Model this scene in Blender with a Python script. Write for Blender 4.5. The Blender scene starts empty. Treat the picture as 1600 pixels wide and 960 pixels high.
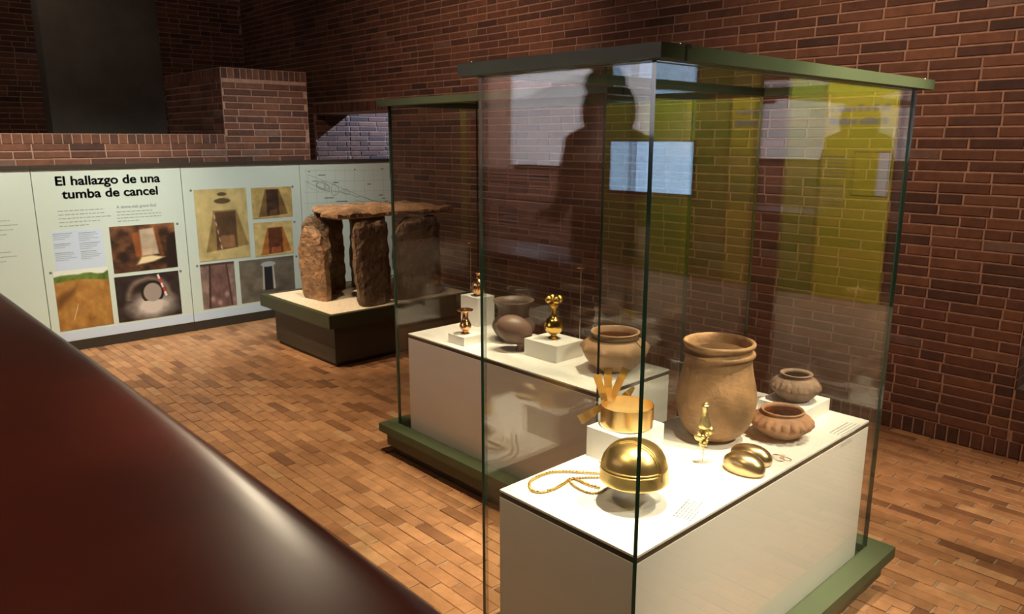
import bpy, bmesh, math, random
import numpy as np
from mathutils import Vector, Matrix, noise as mnoise

S = bpy.context.scene
COL = S.collection
random.seed(7)
RNG = np.random.default_rng(11)

# ------------------------------------------------------------------ camera
FPX, PITCH, YAW, CAM_H = 1187.56, 0.2174, 0.8223, 1.70
Fv = Vector((math.cos(YAW)*math.cos(PITCH), math.sin(YAW)*math.cos(PITCH), -math.sin(PITCH)))
Rv = Vector((math.sin(YAW), -math.cos(YAW), 0))
Uv = Rv.cross(Fv)
CAM = Vector((0, 0, CAM_H))
cd = bpy.data.cameras.new('camera'); co = bpy.data.objects.new('camera', cd); COL.objects.link(co)
m = Matrix((Rv, Uv, -Fv)).transposed().to_4x4(); m.translation = CAM
co.matrix_world = m
cd.sensor_width = 36; cd.lens = 36*FPX/1600; cd.clip_start = .02; cd.clip_end = 60
cd.dof.use_dof = True; cd.dof.focus_distance = 2.7; cd.dof.aperture_fstop = 8.0
S.camera = co

def ray(x, y): return Fv + Rv*((x-800)/FPX) - Uv*((y-480)/FPX)
def at(x, y, ax, val):                      # photo pixel -> point on an axis-aligned plane of the place
    d = ray(x, y); i = 'XYZ'.index(ax); t = (val-CAM[i])/d[i]
    return CAM + d*t
def pj(P):
    P = Vector(P)-CAM; d = P.dot(Fv)
    if d < .05: return None
    return (800+FPX*P.dot(Rv)/d, 480-FPX*P.dot(Uv)/d)

# ------------------------------------------------------------------ world, exposure, lamps
w = bpy.data.worlds.new('world'); S.world = w; w.use_nodes = True
w.node_tree.nodes['Background'].inputs[0].default_value = (.9, .62, .42, 1)
w.node_tree.nodes['Background'].inputs[1].default_value = .012
S.view_settings.view_transform = 'Standard'; S.view_settings.look = 'None'
S.view_settings.gamma = 1; S.view_settings.use_curve_mapping = False
S.view_settings.exposure = 0.12
S.cycles.transparent_max_bounces = 40; S.cycles.max_bounces = 8
S.cycles.use_denoising = True
S.cycles.caustics_reflective = False; S.cycles.caustics_refractive = False

WARM = (1, .74, .46); HALO = (1, .83, .58); DAY = (.46, .66, 1)
def spot(name, loc, target, watts, angle, blend=.6, color=WARM, radius=.04):
    l = bpy.data.lights.new(name, 'SPOT'); l.energy = watts; l.color = color
    l.spot_size = math.radians(angle); l.spot_blend = blend; l.shadow_soft_size = radius
    o = bpy.data.objects.new(name, l); COL.objects.link(o); o.location = loc
    o.rotation_euler = (Vector(target)-Vector(loc)).to_track_quat('-Z', 'Y').to_euler()
    return o
# ceiling track spots of the hall, with a few added fill lamps
spot('spot_panel', (.9, 4.6, 3.5), (1.3, 6.9, .75), 450, 62, .9, (.98, .90, .72))
spot('spot_panel_photos', (2.6, 4.4, 3.5), (2.9, 6.9, .8), 215, 56, .9, (.90, .94, .86))
spot('spot_panel_plan', (3.7, 4.2, 3.5), (4.0, 6.9, .9), 36, 52, .9, (.78, .92, .92))
spot('spot_slabs', (1.2, 5.35, 3.6), (3.2, 5.42, .75), 420, 32, .8)
spot('spot_floor_back', (1.7, 4.7, 3.6), (1.75, 5.4, 0), 300, 62, .9)
spot('spot_floor_mid', (1.5, 2.6, 3.6), (1.75, 2.9, 0), 330, 56, .9)
spot('spot_floor_side', (3.4, .9, 3.6), (3.25, .8, 0), 250, 46, .9)
spot('spot_wall', (2.3, 1.6, 3.5), (4.62, 1.6, .85), 190, 92, .9, (1, .70, .46))
spot('spot_wall_mid', (2.6, 4.4, 3.5), (4.62, 5.6, 2.0), 105, 90, .9, (1, .68, .45))
spot('spot_rail', (3.5, 6.65, 3.5), (.43, 1.0, 1.2), 140, 14, .9, HALO, .11)
spot('fill_walkway', (.35, 1.7, 3.6), (.3, 1.7, 0), 34, 90, .9, WARM, .05)  # fill lamp added so the handrail cap is lit from overhead
spot('fill_far_wall', (3.3, 7.9, 3.6), (3.6, 10.2, 2.6), 11, 100, .9, (1, .72, .55))  # added faint fill that keeps the far brick wall visible
spot('fill_far_column', (1.2, 7.6, 3.6), (1.9, 8.6, 2.3), 18, 110, .9, (1, .80, .62))  # added fill to bring the concrete column out of the dark
spot('spot_parapet', (1.6, 5.0, 3.5), (2.4, 6.9, 2.0), 6, 70, .9, (1, .70, .48))
spot('spot_case_side', (2.3, -1.1, 3.4), (2.15, 1.0, 1.0), 420, 46, .9, (1, .90, .66))
spot('spot_visitor_wall', (.1, 3.3, 3.4), (-1.1, 3.4, 2.0), 1050, 80, .5, (.96, .90, .94))
# ceiling spots aimed through the glass roofs of the two cases, then an added fill
spot('spot_case_urn', (1.75, 1.10, 3.6), (1.62, 1.24, .7), 760, 22, .8, HALO, .03)
spot('spot_case_urn_side', (2.75, .35, 3.6), (2.15, 1.28, .7), 850, 32, .8, HALO, .03)
spot('spot_case_flask', (2.95, 1.9, 3.6), (2.48, 2.35, .7), 430, 28, .8, HALO, .03)
spot('spot_case_flask_end', (2.6, 2.5, 3.6), (2.45, 2.95, .7), 330, 26, .8, HALO, .03)
spot('fill_case_end', (-.1, 1.7, 3.5), (1.36, 1.3, .35), 140, 34, .9, WARM, .05)  # added fill standing in for floor bounce on the display box's end face
# daylight that falls down the light well behind the far opening
spot('light_well_day', (7.40, 7.15, 3.55), (5.0, 8.42, 1.75), 1150, 60, .3, DAY, .03)
# the neighbouring room
for yy in (-2.6, -1.3):
    l = bpy.data.lights.new('neighbour_wash', 'AREA'); l.energy = 52; l.size = .9; l.size_y = .3; l.shape = 'RECTANGLE'; l.color = (1, .93, .80)
    o = bpy.data.objects.new('neighbour_wash', l); COL.objects.link(o); o.location = (7.0, yy, 3.2)
    o.rotation_euler = (Vector((8.1, yy, 1.2))-o.location).to_track_quat('-Z', 'Y').to_euler()

# ------------------------------------------------------------------ materials
MATS = {}
def nodes_of(name):
    mt = bpy.data.materials.new(name); mt.use_nodes = True; MATS[name] = mt
    nt = mt.node_tree; b = nt.nodes['Principled BSDF']
    return mt, nt, b
def lin(c):
    return tuple((x/12.92 if x <= .04045 else ((x+.055)/1.055)**2.4) for x in c)
def srgb(r, g, b): return lin((r/255, g/255, b/255))
def simple(name, col, rough=.5, metal=0, var=.0, scale=20, bump=0., bscale=None, emit=None, coat=0, dist=.01):
    mt, nt, b = nodes_of(name)
    b.inputs['Roughness'].default_value = rough; b.inputs['Metallic'].default_value = metal
    b.inputs['Coat Weight'].default_value = coat
    b.inputs['Base Color'].default_value = (*col, 1)
    if var or bump:
        tc = nt.nodes.new('ShaderNodeTexCoord')
        nz = nt.nodes.new('ShaderNodeTexNoise'); nz.inputs['Scale'].default_value = scale; nz.inputs['Detail'].default_value = 6
        nt.links.new(tc.outputs['Object'], nz.inputs['Vector'])
        if var:
            rp = nt.nodes.new('ShaderNodeValToRGB')
            rp.color_ramp.elements[0].position = .3; rp.color_ramp.elements[1].position = .7
            rp.color_ramp.elements[0].color = (*[max(0, c*(1-var)) for c in col], 1)
            rp.color_ramp.elements[1].color = (*[min(1, c*(1+var)) for c in col], 1)
            nt.links.new(nz.outputs['Fac'], rp.inputs['Fac']); nt.links.new(rp.outputs['Color'], b.inputs['Base Color'])
        if bump:
            n2 = nt.nodes.new('ShaderNodeTexNoise'); n2.inputs['Scale'].default_value = bscale or scale*3; n2.inputs['Detail'].default_value = 8
            nt.links.new(tc.outputs['Object'], n2.inputs['Vector'])
            bp = nt.nodes.new('ShaderNodeBump'); bp.inputs['Strength'].default_value = bump; bp.inputs['Distance'].default_value = dist
            nt.links.new(n2.outputs['Fac'], bp.inputs['Height']); nt.links.new(bp.outputs['Normal'], b.inputs['Normal'])
    if emit:
        b.inputs['Emission Color'].default_value = (*emit[0], 1); b.inputs['Emission Strength'].default_value = emit[1]
    return mt
def brick_mat(name, stops, rough, nscale=14, bump=.5):
    mt, nt, b = nodes_of(name)
    a = nt.nodes.new('ShaderNodeAttribute'); a.attribute_name = 'tint'
    oi = nt.nodes.new('ShaderNodeObjectInfo'); sp = nt.nodes.new('ShaderNodeSeparateColor')
    nt.links.new(oi.outputs['Color'], sp.inputs['Color'])
    ad = nt.nodes.new('ShaderNodeMath'); ad.operation = 'ADD'
    nt.links.new(a.outputs['Fac'], ad.inputs[0]); nt.links.new(sp.outputs['Red'], ad.inputs[1])
    rp = nt.nodes.new('ShaderNodeValToRGB'); cr = rp.color_ramp
    cr.elements[0].position = stops[0][0]; cr.elements[0].color = (*stops[0][1], 1)
    cr.elements[1].position = stops[-1][0]; cr.elements[1].color = (*stops[-1][1], 1)
    for p, c in stops[1:-1]:
        e = cr.elements.new(p); e.color = (*c, 1)
    nt.links.new(ad.outputs[0], rp.inputs['Fac'])
    g = nt.nodes.new('ShaderNodeNewGeometry')
    nz = nt.nodes.new('ShaderNodeTexNoise'); nz.inputs['Scale'].default_value = nscale; nz.inputs['Detail'].default_value = 7; nz.inputs['Roughness'].default_value = .65
    nt.links.new(g.outputs['Position'], nz.inputs['Vector'])
    mr = nt.nodes.new('ShaderNodeMapRange'); mr.inputs['From Min'].default_value = .25; mr.inputs['From Max'].default_value = .75
    mr.inputs['To Min'].default_value = .68; mr.inputs['To Max'].default_value = 1.3
    nt.links.new(nz.outputs['Fac'], mr.inputs['Value'])
    mx = nt.nodes.new('ShaderNodeVectorMath'); mx.operation = 'SCALE'
    nt.links.new(rp.outputs['Color'], mx.inputs[0]); nt.links.new(mr.outputs['Result'], mx.inputs['Scale'])
    nt.links.new(mx.outputs['Vector'], b.inputs['Base Color'])
    b.inputs['Roughness'].default_value = rough
    n2 = nt.nodes.new('ShaderNodeTexNoise'); n2.inputs['Scale'].default_value = 70; n2.inputs['Detail'].default_value = 6
    nt.links.new(g.outputs['Position'], n2.inputs['Vector'])
    bp = nt.nodes.new('ShaderNodeBump'); bp.inputs['Strength'].default_value = bump; bp.inputs['Distance'].default_value = .004
    nt.links.new(n2.outputs['Fac'], bp.inputs['Height']); nt.links.new(bp.outputs['Normal'], b.inputs['Normal'])
    return mt
brick_mat('wall_brick', [(0, (.055, .026, .021)), (.15, (.092, .040, .027)), (.5, (.130, .053, .033)), (.85, (.160, .068, .040)), (.95, (.20, .085, .046)), (1, (.16, .092, .073))], .85)
brick_mat('floor_brick', [(0, (.20, .095, .050)), (.10, (.30, .145, .068)), (.25, (.42, .215, .105)), (.6, (.48, .250, .122)), (.88, (.53, .280, .138)), (1, (.53, .32, .17))], .42, 9, .3)
simple('mortar', (.36, .215, .16), .95, var=.2, scale=30)
simple('floor_mortar', (.40, .27, .17), .9, var=.3, scale=25)
simple('concrete', (.085, .075, .062), .8, var=.18, scale=5, bump=.2)
simple('dark_plaster', (.05, .035, .028), .9)
simple('white_plaster', (.80, .79, .80), .8)
simple('rail_wood', (.165, .031, .018), .30, var=.2, scale=3)
simple('green_paint', (.062, .084, .040), .55, var=.06, scale=8)
simple('green_dark', (.045, .056, .026), .42)
simple('black_gap', (.035, .028, .020), .6)
simple('box_white', (.80, .77, .70), .45)
simple('top_white', (.86, .85, .80), .4)
simple('card_white', (.84, .82, .76), .55)
simple('board_mint', (.60, .71, .65), .5)
simple('ink', (.035, .045, .045), .7)
simple('ink_grey', (.26, .30, .29), .8)
simple('ink_plan', (.16, .20, .19), .8)
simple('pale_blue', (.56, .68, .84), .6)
simple('steel', (.7, .7, .68), .25, 1)
simple('plinth_dark', (.055, .050, .034), .5)
simple('sand', (.76, .67, .54), .95, var=.15, scale=40, bump=.4, bscale=160)
simple('stone', (.15, .095, .055), .82, var=.5, scale=12, bump=1, bscale=26, dist=.03)
simple('stone_warm', (.27, .155, .080), .82, var=.5, scale=10, bump=1, bscale=28, dist=.025)
simple('gold', (.80, .52, .13), .22, 1, var=.10, scale=14, bump=.06, bscale=30)
simple('gold_old', (.60, .46, .25), .30, 1, var=.15, scale=10)
simple('gold_satin', (.78, .57, .22), .34, 1, var=.14, scale=10, bump=.10, bscale=24)
simple('gold_sheet', (.86, .59, .25), .30, 1, var=.08, scale=8, bump=.05, bscale=12)
simple('gold_rose', (.76, .43, .20), .24, 1, var=.1, scale=12)
simple('gold_bronze', (.45, .30, .12), .40, 1)
simple('gold_pale', (.72, .58, .27), .38, 1, var=.2, scale=60, bump=.3, bscale=90)
simple('clay_urn', (.35, .195, .088), .7, var=.5, scale=9, bump=.3, bscale=60)
simple('clay_orange', (.38, .19, .095), .72, var=.3, scale=16, bump=.35, bscale=60)
simple('clay_dark', (.20, .125, .080), .75, var=.45, scale=22, bump=.6, bscale=50)
simple('clay_grey', (.135, .085, .060), .5, var=.15, scale=10)
simple('clay_plum', (.20, .115, .085), .45, var=.18, scale=9)
simple('clay_tan', (.45, .26, .135), .68, var=.2, scale=12, bump=.2, bscale=50)
simple('cord', (.13, .08, .05), .8)
simple('cloth_black', (.012, .012, .014), .9)
simple('skin', (.38, .21, .14), .6)
simple('yellow_print', (.62, .56, .012), .6)
simple('olive_print', (.30, .36, .02), .6)
simple('screen', (.02, .02, .03), .3, emit=((.42, .66, 1.0), 6.0))
simple('lamp_lens', (.9, .85, .7), .3, emit=((1, .85, .6), 1.5))
# pane: thin clear glass, reflection by angle (both surfaces of a pane are real faces)
def glass_mat(name, tint):
    mt = bpy.data.materials.new(name); mt.use_nodes = True; MATS[name] = mt
    nt = mt.node_tree; nt.nodes.clear()
    out = nt.nodes.new('ShaderNodeOutputMaterial'); mix = nt.nodes.new('ShaderNodeMixShader')
    tr = nt.nodes.new('ShaderNodeBsdfTransparent'); tr.inputs['Color'].default_value = (*tint, 1)
    gl = nt.nodes.new('ShaderNodeBsdfGlossy'); gl.inputs['Roughness'].default_value = 0.0
    g = nt.nodes.new('ShaderNodeNewGeometry'); dt = nt.nodes.new('ShaderNodeVectorMath'); dt.operation = 'DOT_PRODUCT'
    nt.links.new(g.outputs['Normal'], dt.inputs[0]); nt.links.new(g.outputs['Incoming'], dt.inputs[1])
    def mth(op, a, bb=None):
        n = nt.nodes.new('ShaderNodeMath'); n.operation = op
        for k, v in enumerate((a, bb)):
            if v is None: continue
            if isinstance(v, (int, float)): n.inputs[k].default_value = v
            else: nt.links.new(v, n.inputs[k])
        return n.outputs[0]
    c = mth('ABSOLUTE', dt.outputs['Value'])
    f = mth('ADD', mth('MULTIPLY', mth('POWER', mth('SUBTRACT', 1.0, c), 5.0), .95), .062)
    nt.links.new(f, mix.inputs['Fac']); nt.links.new(tr.outputs[0], mix.inputs[1]); nt.links.new(gl.outputs[0], mix.inputs[2])
    nt.links.new(mix.outputs[0], out.inputs['Surface'])
    return mt
glass_mat('glass', (.985, .992, .985)); glass_mat('acrylic', (.97, .97, .96))
simple('glass_edge', (.022, .065, .042), .12, coat=.5)
# printed pictures: colour comes from the print's own pixels
mt, nt, b = nodes_of('print'); a = nt.nodes.new('ShaderNodeAttribute'); a.attribute_name = 'Col'
nt.links.new(a.outputs['Color'], b.inputs['Base Color']); b.inputs['Roughness'].default_value = .55

# ------------------------------------------------------------------ mesh helpers
def mesh(name, verts, faces, mat, parent=None, smooth=False, loc=None, mats=None, fm=None):
    me = bpy.data.meshes.new(name); me.from_pydata([tuple(v) for v in verts], [], faces); me.update()
    for x in (mats or [mat]): me.materials.append(MATS[x])
    if fm:
        for p, k in zip(me.polygons, fm): p.material_index = k
    if smooth:
        me.polygons.foreach_set('use_smooth', [True]*len(me.polygons)); me.set_sharp_from_angle(angle=math.radians(48))
    return link(name, me, parent, loc)
def link(name, me, parent=None, loc=None):
    o = bpy.data.objects.new(name, me); COL.objects.link(o)
    if parent: o.parent = parent
    if loc: o.location = loc
    return o
def empty(name, loc=(0, 0, 0), rz=0, parent=None):
    o = bpy.data.objects.new(name, None); COL.objects.link(o); o.location = loc; o.rotation_euler = (0, 0, rz)
    o.empty_display_size = .05
    if parent: o.parent = parent
    return o
def tag(o, label, cat, group=None):
    o['label'] = label; o['category'] = cat
    if group: o['group'] = group
    return o
def struct(o): o['kind'] = 'structure'; return o
class MB:
    def __init__(s): s.v = []; s.f = []
    def add(s, v, f):
        n = len(s.v); s.v += [tuple(x) for x in v]; s.f += [tuple(i+n for i in q) for q in f]
    def box(s, x0, x1, y0, y1, z0, z1):
        v = [(x, y, z) for z in (z0, z1) for y in (y0, y1) for x in (x0, x1)]
        s.add(v, [(0, 2, 3, 1), (4, 5, 7, 6), (0, 1, 5, 4), (2, 6, 7, 3), (0, 4, 6, 2), (1, 3, 7, 5)])
    def obj(s, name, mat, parent=None, smooth=False, bevel=0, seg=2, loc=None):
        o = mesh(name, s.v, s.f, mat, parent, smooth, loc)
        if bevel: do_bevel(o.data, bevel, seg)
        return o
def do_bevel(me, wdt, seg=2):
    bm = bmesh.new(); bm.from_mesh(me)
    bmesh.ops.bevel(bm, geom=bm.edges[:], offset=wdt, segments=seg, profile=.7, affect='EDGES', clamp_overlap=True)
    bm.to_mesh(me); bm.free()
def box(name, b, mat, parent=None, bevel=0, seg=2, loc=None):
    q = MB(); q.box(*b); return q.obj(name, mat, parent, bevel=bevel, seg=seg, loc=loc)
def lathe(name, prof, mat, parent=None, seg=56, mod=None, loc=None):
    v = []; f = []; n = len(prof)
    for (r, z) in prof:
        for k in range(seg):
            a = 2*math.pi*k/seg; rr, zz = (mod(r, z, a) if mod else (r, z))
            v.append((rr*math.cos(a), rr*math.sin(a), zz))
    for i in range(n-1):
        for k in range(seg):
            k2 = (k+1) % seg; f.append((i*seg+k, i*seg+k2, (i+1)*seg+k2, (i+1)*seg+k))
    f.append(tuple(range(seg))[::-1]); f.append(tuple((n-1)*seg+k for k in range(seg)))
    return mesh(name, v, f, mat, parent, True, loc)
def spline(prof, k=4):
    P = [prof[0]]+list(prof)+[prof[-1]]; out = []
    for i in range(1, len(P)-2):
        p0, p1, p2, p3 = (np.array(P[j], float) for j in (i-1, i, i+1, i+2))
        for t in np.linspace(0, 1, k, endpoint=False):
            out.append(tuple(.5*((2*p1)+(-p0+p2)*t+(2*p0-5*p1+4*p2-p3)*t*t+(-p0+3*p1-3*p2+p3)*t**3)))
    out.append(tuple(prof[-1])); return out
def tube_geo(pts, r, seg=8, closed=False):
    pts = [Vector(p) for p in pts]; n = len(pts); v = []; f = []
    up = Vector((0, 0, 1))
    for i, p in enumerate(pts):
        a = pts[(i-1) % n] if closed or i else p; c = pts[(i+1) % n] if closed or i < n-1 else p
        t = (c-a).normalized()
        s = t.cross(up)
        if s.length < 1e-3: s = t.cross(Vector((1, 0, 0)))
        s.normalize(); u = s.cross(t)
        rr = r[i] if isinstance(r, (list, tuple)) else r
        for k in range(seg):
            a_ = 2*math.pi*k/seg; v.append(p+s*rr*math.cos(a_)+u*rr*math.sin(a_))
    for i in range(n if closed else n-1):
        j = (i+1) % n
        for k in range(seg):
            k2 = (k+1) % seg; f.append((i*seg+k, i*seg+k2, j*seg+k2, j*seg+k))
    if not closed: f += [tuple(range(seg))[::-1], tuple((n-1)*seg+k for k in range(seg))]
    return v, f
def tube(name, pts, r, mat, parent=None, seg=8, closed=False, loc=None):
    v, f = tube_geo(pts, r, seg, closed); return mesh(name, v, f, mat, parent, True, loc)
def ball_geo(c, r, nu=12, nv=8, sc=(1, 1, 1)):
    v = [(c[0], c[1], c[2]-r*sc[2])]; f = []
    for i in range(1, nv):
        ph = -math.pi/2+math.pi*i/nv
        for k in range(nu):
            a = 2*math.pi*k/nu
            v.append((c[0]+r*sc[0]*math.cos(ph)*math.cos(a), c[1]+r*sc[1]*math.cos(ph)*math.sin(a), c[2]+r*sc[2]*math.sin(ph)))
    v.append((c[0], c[1], c[2]+r*sc[2])); L = len(v)-1
    for k in range(nu): f.append((0, 1+(k+1) % nu, 1+k)); f.append((L, 1+(nv-2)*nu+k, 1+(nv-2)*nu+(k+1) % nu))
    for i in range(nv-2):
        for k in range(nu):
            k2 = (k+1) % nu; f.append((1+i*nu+k, 1+i*nu+k2, 1+(i+1)*nu+k2, 1+(i+1)*nu+k))
    return v, f
def ball(name, c, r, mat, parent=None, nu=20, nv=12, sc=(1, 1, 1)):
    v, f = ball_geo(c, r, nu, nv, sc); return mesh(name, v, f, mat, parent, True)

# ------------------------------------------------------------------ bricks
def inside(poly, p):
    x, y = p; c = False; n = len(poly); j = n-1
    for i in range(n):
        if (poly[i][1] > y) != (poly[j][1] > y) and x < (poly[j][0]-poly[i][0])*(y-poly[i][1])/(poly[j][1]-poly[i][1])+poly[i][0]: c = not c
        j = i
    return c
HIDE = [[(0, 450), (745, 960), (0, 960)], [(752, 100), (752, 960), (1400, 960), (1400, 850), (1345, 850), (1358, 655), (1290, 600), (1050, 500), (1050, 560), (790, 470), (790, 100)],
        [(590, 160), (590, 665), (770, 790), (1060, 700), (1060, 570), (760, 470), (640, 330), (640, 160)], [(403, 458), (420, 530), (527, 577), (640, 555), (640, 320), (480, 320)],
        [(710, 98), (1035, 60), (1465, 122), (1465, 142), (1030, 95), (710, 124)], [(0, 250), (618, 248), (618, 480), (150, 548), (0, 500)]]
def seen_area(q):
    ps = [pj(p) for p in q]
    if any(p is None for p in ps): return 0
    cx = sum(p[0] for p in ps)/4; cy = sum(p[1] for p in ps)/4
    if not (4 < cx < 1596 and 4 < cy < 956): return 0
    if any(inside(h, (cx, cy)) for h in HIDE): return 0
    return abs(sum(ps[i][0]*ps[(i+1) % 4][1]-ps[(i+1) % 4][0]*ps[i][1] for i in range(4)))/2
BR = {}
def brick_geo(L, H, d, p, c):
    h = L/2; g = H/2
    v = [(-h, -g, -d), (h, -g, -d), (h, g, -d), (-h, g, -d), (-h, -g, p-c), (h, -g, p-c), (h, g, p-c), (-h, g, p-c),
         (-h+c, -g+c, p), (h-c, -g+c, p), (h-c, g-c, p), (-h+c, g-c, p)]
    f = [(8, 9, 10, 11)]+[(i, (i+1) % 4, 4+(i+1) % 4, 4+i) for i in range(4)]+[(4+i, 4+(i+1) % 4, 8+(i+1) % 4, 8+i) for i in range(4)]
    return v, f
def lay_bricks(parent, O, a, b, items, mat, proud=.006, depth=.012, cham=.004, singles=300, min_area=60):
    """items: (s, t, L, H) brick centres on the plane O + s*a + t*b; the largest in view become objects, the rest one part"""
    O, a, b = Vector(O), Vector(a), Vector(b); n = a.cross(b)
    sc = []
    for it in items:
        s, t, L, H = it
        q = [O+a*(s+i*L/2)+b*(t+j*H/2) for i, j in ((-1, -1), (1, -1), (1, 1), (-1, 1))]
        sc.append(seen_area(q))
    order = sorted(range(len(items)), key=lambda i: -sc[i])
    one = set(i for i in order[:singles] if sc[i] >= min_area)
    V = []; Fc = []; T = []
    for i, (s, t, L, H) in enumerate(items):
        tint = random.random()*.86+.06
        if random.random() < .06: tint = random.choice((.02, .05, .97, 1.0))
        p = proud+random.uniform(-.0015, .0015)
        M = Matrix((a, b, n)).transposed().to_4x4(); M.translation = O+a*s+b*t+n*(p-proud)
        if i in one:
            key = (round(L, 2), round(H, 3), mat, depth)
            if key not in BR:
                v, f = brick_geo(key[0], H, depth, proud, cham)
                me = bpy.data.meshes.new('brick'); me.from_pydata(v, [], f); me.materials.append(MATS[mat]); BR[key] = me
            o = link('brick', BR[key], parent); o.matrix_world = M; o.color = (tint, 0, 0, 1)
        else:
            v, f = brick_geo(L, H, depth, proud, cham); k = len(V)
            V += [M @ Vector(x) for x in v]; Fc += [tuple(j+k for j in q) for q in f]; T += [tint]*len(v)
    if V:
        o = mesh('brick_field', V, Fc, mat, parent); o.color = (0, 0, 0, 1); o['kind'] = 'stuff'
        at_ = o.data.attributes.new('tint', 'FLOAT', 'POINT'); at_.data.foreach_set('value', T)
def courses(s0, s1, t0, t1, holes=(), L=.252, H=.0505, j=.009, phase=0, headers=.12):
    out = []; row = 0; t = t0
    cuts = []
    while t+H*.5 < t1:
        tc = t+(H+j)/2
        # free intervals of this course
        iv = [(s0, s1)]
        for (h0, h1, k0, k1) in holes:
            if k0 < tc < k1:
                nv = []
                for (x0, x1) in iv:
                    if h1 <= x0 or h0 >= x1: nv.append((x0, x1)); continue
                    if h0 > x0: nv.append((x0, h0))
                    if h1 < x1: nv.append((h1, x1))
                iv = nv
        s = s0-L+phase+((row % 2)*.5+random.uniform(-.06, .06))*(L+j)
        while s < s1:
            l = L if random.random() > headers else L*.48
            for (x0, x1) in iv:
                c0, c1 = max(s, x0+j/2), min(s+l, x1-j/2)
                if c1-c0 > .03: out.append(((c0+c1)/2, tc, c1-c0, H+random.uniform(-.002, .001)))
            s += l+j
        t += H+j; row += 1
    return out
def soldiers(s0, s1, t0, t1, wdt=.052, j=.009):
    n = max(1, int((s1-s0)/(wdt+j))); p = (s1-s0)/n
    return [(s0+(i+.5)*p, (t0+t1)/2, p-j, t1-t0-j) for i in range(n)]

# ------------------------------------------------------------------ the room
WX = 4.622; CEIL = 3.8; OY0, OY1, OZ = 6.87, 8.42, 1.994
fl = struct(box('floor', (-3.2, 8.3, -4.2, 10.5, -.3, -.005), 'floor_mortar'))
its = []; nrow = int((WX-.45)/.06)
for r_ in range(nrow):
    x = WX-.03-r_*.06; y = -.6+((r_*.055) % .22)
    while y < 6.86:
        its.append((y+.11+random.uniform(-.003, .003), x, .2150, .0574)); y += .22
# floor plane: a = +Y is brick length; b = -X so that a x b = +Z
lay_bricks(fl, (0, 0, 0), (0, 1, 0), (-1, 0, 0), [(s, -t, L, H) for s, t, L, H in its], 'floor_brick', proud=0.0, depth=.02, cham=.0018, singles=300)

wr = MB()
wr.box(WX, WX+.46, 1.013, OY0, 0, CEIL); wr.box(WX, WX+.46, OY0, OY1, OZ, CEIL); wr.box(WX, WX+.46, OY1, 10.5, 0, CEIL)
wr.box(WX, WX+.46, .45, 1.013, 0, .38); wr.box(WX, WX+.46, -4.2, 1.013, 2.75, CEIL); wr.box(WX, WX+.07, -4.2, -.42, 0, 2.75)  # thin unseen last piece, added to block one mirror image of the screen
wall = struct(wr.obj('wall_right', 'mortar'))
# wall_right faces -X: a = -Y ... s = -y ; a x b = (-Y) x Z = -X
it = soldiers(-OY0-.02, -.45, 0, .099) + courses(-10.25, -1.013, .099, 3.76, holes=[(-OY1-.03, -OY0, 0, OZ+.11)], headers=.14)
it += courses(-1.013, -.45, .099, .38) + soldiers(-OY1-.03, -OY0, OZ+.004, OZ+.11, .036, .006)
lay_bricks(wall, (WX, 0, 0), (0, -1, 0), (0, 0, 1), it, 'wall_brick')
# reveal of the right-hand opening (faces -Y) and of its sill
lay_bricks(wall, (WX, 1.013, 0), (1, 0, 0), (0, 0, 1), courses(0, .46, .38, 2.75), 'wall_brick', singles=20)

ow = struct(box('wall_passage', (WX+.46, 7.7, OY1, OY1+.3, 0, CEIL), 'mortar'))
lay_bricks(ow, (WX+.46, OY1, 0), (1, 0, 0), (0, 0, 1), courses(0, 2.0, 1.2, 3.0), 'wall_brick', singles=300, min_area=80)
lay_bricks(wall, (WX, OY1, 0), (1, 0, 0), (0, 0, 1), courses(0, .46, 1.2, OZ), 'wall_brick', singles=60)
struct(box('wall_light_well', (7.7, 7.9, 5.5, 8.72, 0, CEIL), 'white_plaster'))

pw = struct(box('wall_parapet', (-.6, 2.881, 6.906, 7.15, 0, 1.744), 'mortar'))
lay_bricks(pw, (0, 6.906, 0), (1, 0, 0), (0, 0, 1), courses(-.2, 2.88, 1.49, 1.655)+soldiers(-.2, 2.88, 1.66, 1.745, .058), 'wall_brick', singles=300, min_area=30)
pr = struct(box('wall_pier', (2.887, 3.718, 6.906, 8.3, 0, 2.325), 'mortar'))
lay_bricks(pr, (0, 6.906, 0), (1, 0, 0), (0, 0, 1), courses(2.887, 3.718, 1.49, 2.225, headers=.05)+soldiers(2.887, 3.718, 2.23, 2.325, .05), 'wall_brick', min_area=40)
lay_bricks(pr, (2.887, 0, 0), (0, -1, 0), (0, 0, 1), courses(-8.3, -6.906, 1.6, 2.225)+soldiers(-8.3, -6.906, 2.23, 2.325, .05), 'wall_brick', singles=120, min_area=40)
struct(box('wall_panel_backing', (3.722, WX-.004, 6.906, 7.1, 0, 1.46), 'dark_plaster'))
wf = struct(box('wall_far', (-3.2, WX, 10.256, 10.5, 0, CEIL), 'mortar'))
lay_bricks(wf, (0, 10.256, 0), (1, 0, 0), (0, 0, 1), courses(.8, WX, 1.75, 3.5, headers=.2), 'wall_brick', singles=200, min_area=60)
struct(box('wall_concrete_column', (1.83, 2.872, 8.302, 8.55, 0, CEIL), 'concrete'))
struct(box('wall_left', (-3.2, -3.0, -4.2, 10.5, 0, CEIL), 'dark_plaster'))
struct(box('wall_near', (-3.2, 8.3, -4.4, -4.2, 0, CEIL), 'dark_plaster'))
struct(box('ceiling', (-3.2, 8.3, -4.4, 6.9, CEIL, CEIL+.2), 'dark_plaster'))
struct(box('wall_neighbour', (8.14, 8.3, -4.2, 2.5, 0, CEIL), 'dark_plaster'))
struct(box('wall_neighbour_side', (5.09, 8.3, 1.6, 1.8, 0, CEIL), 'dark_plaster'))
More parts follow.
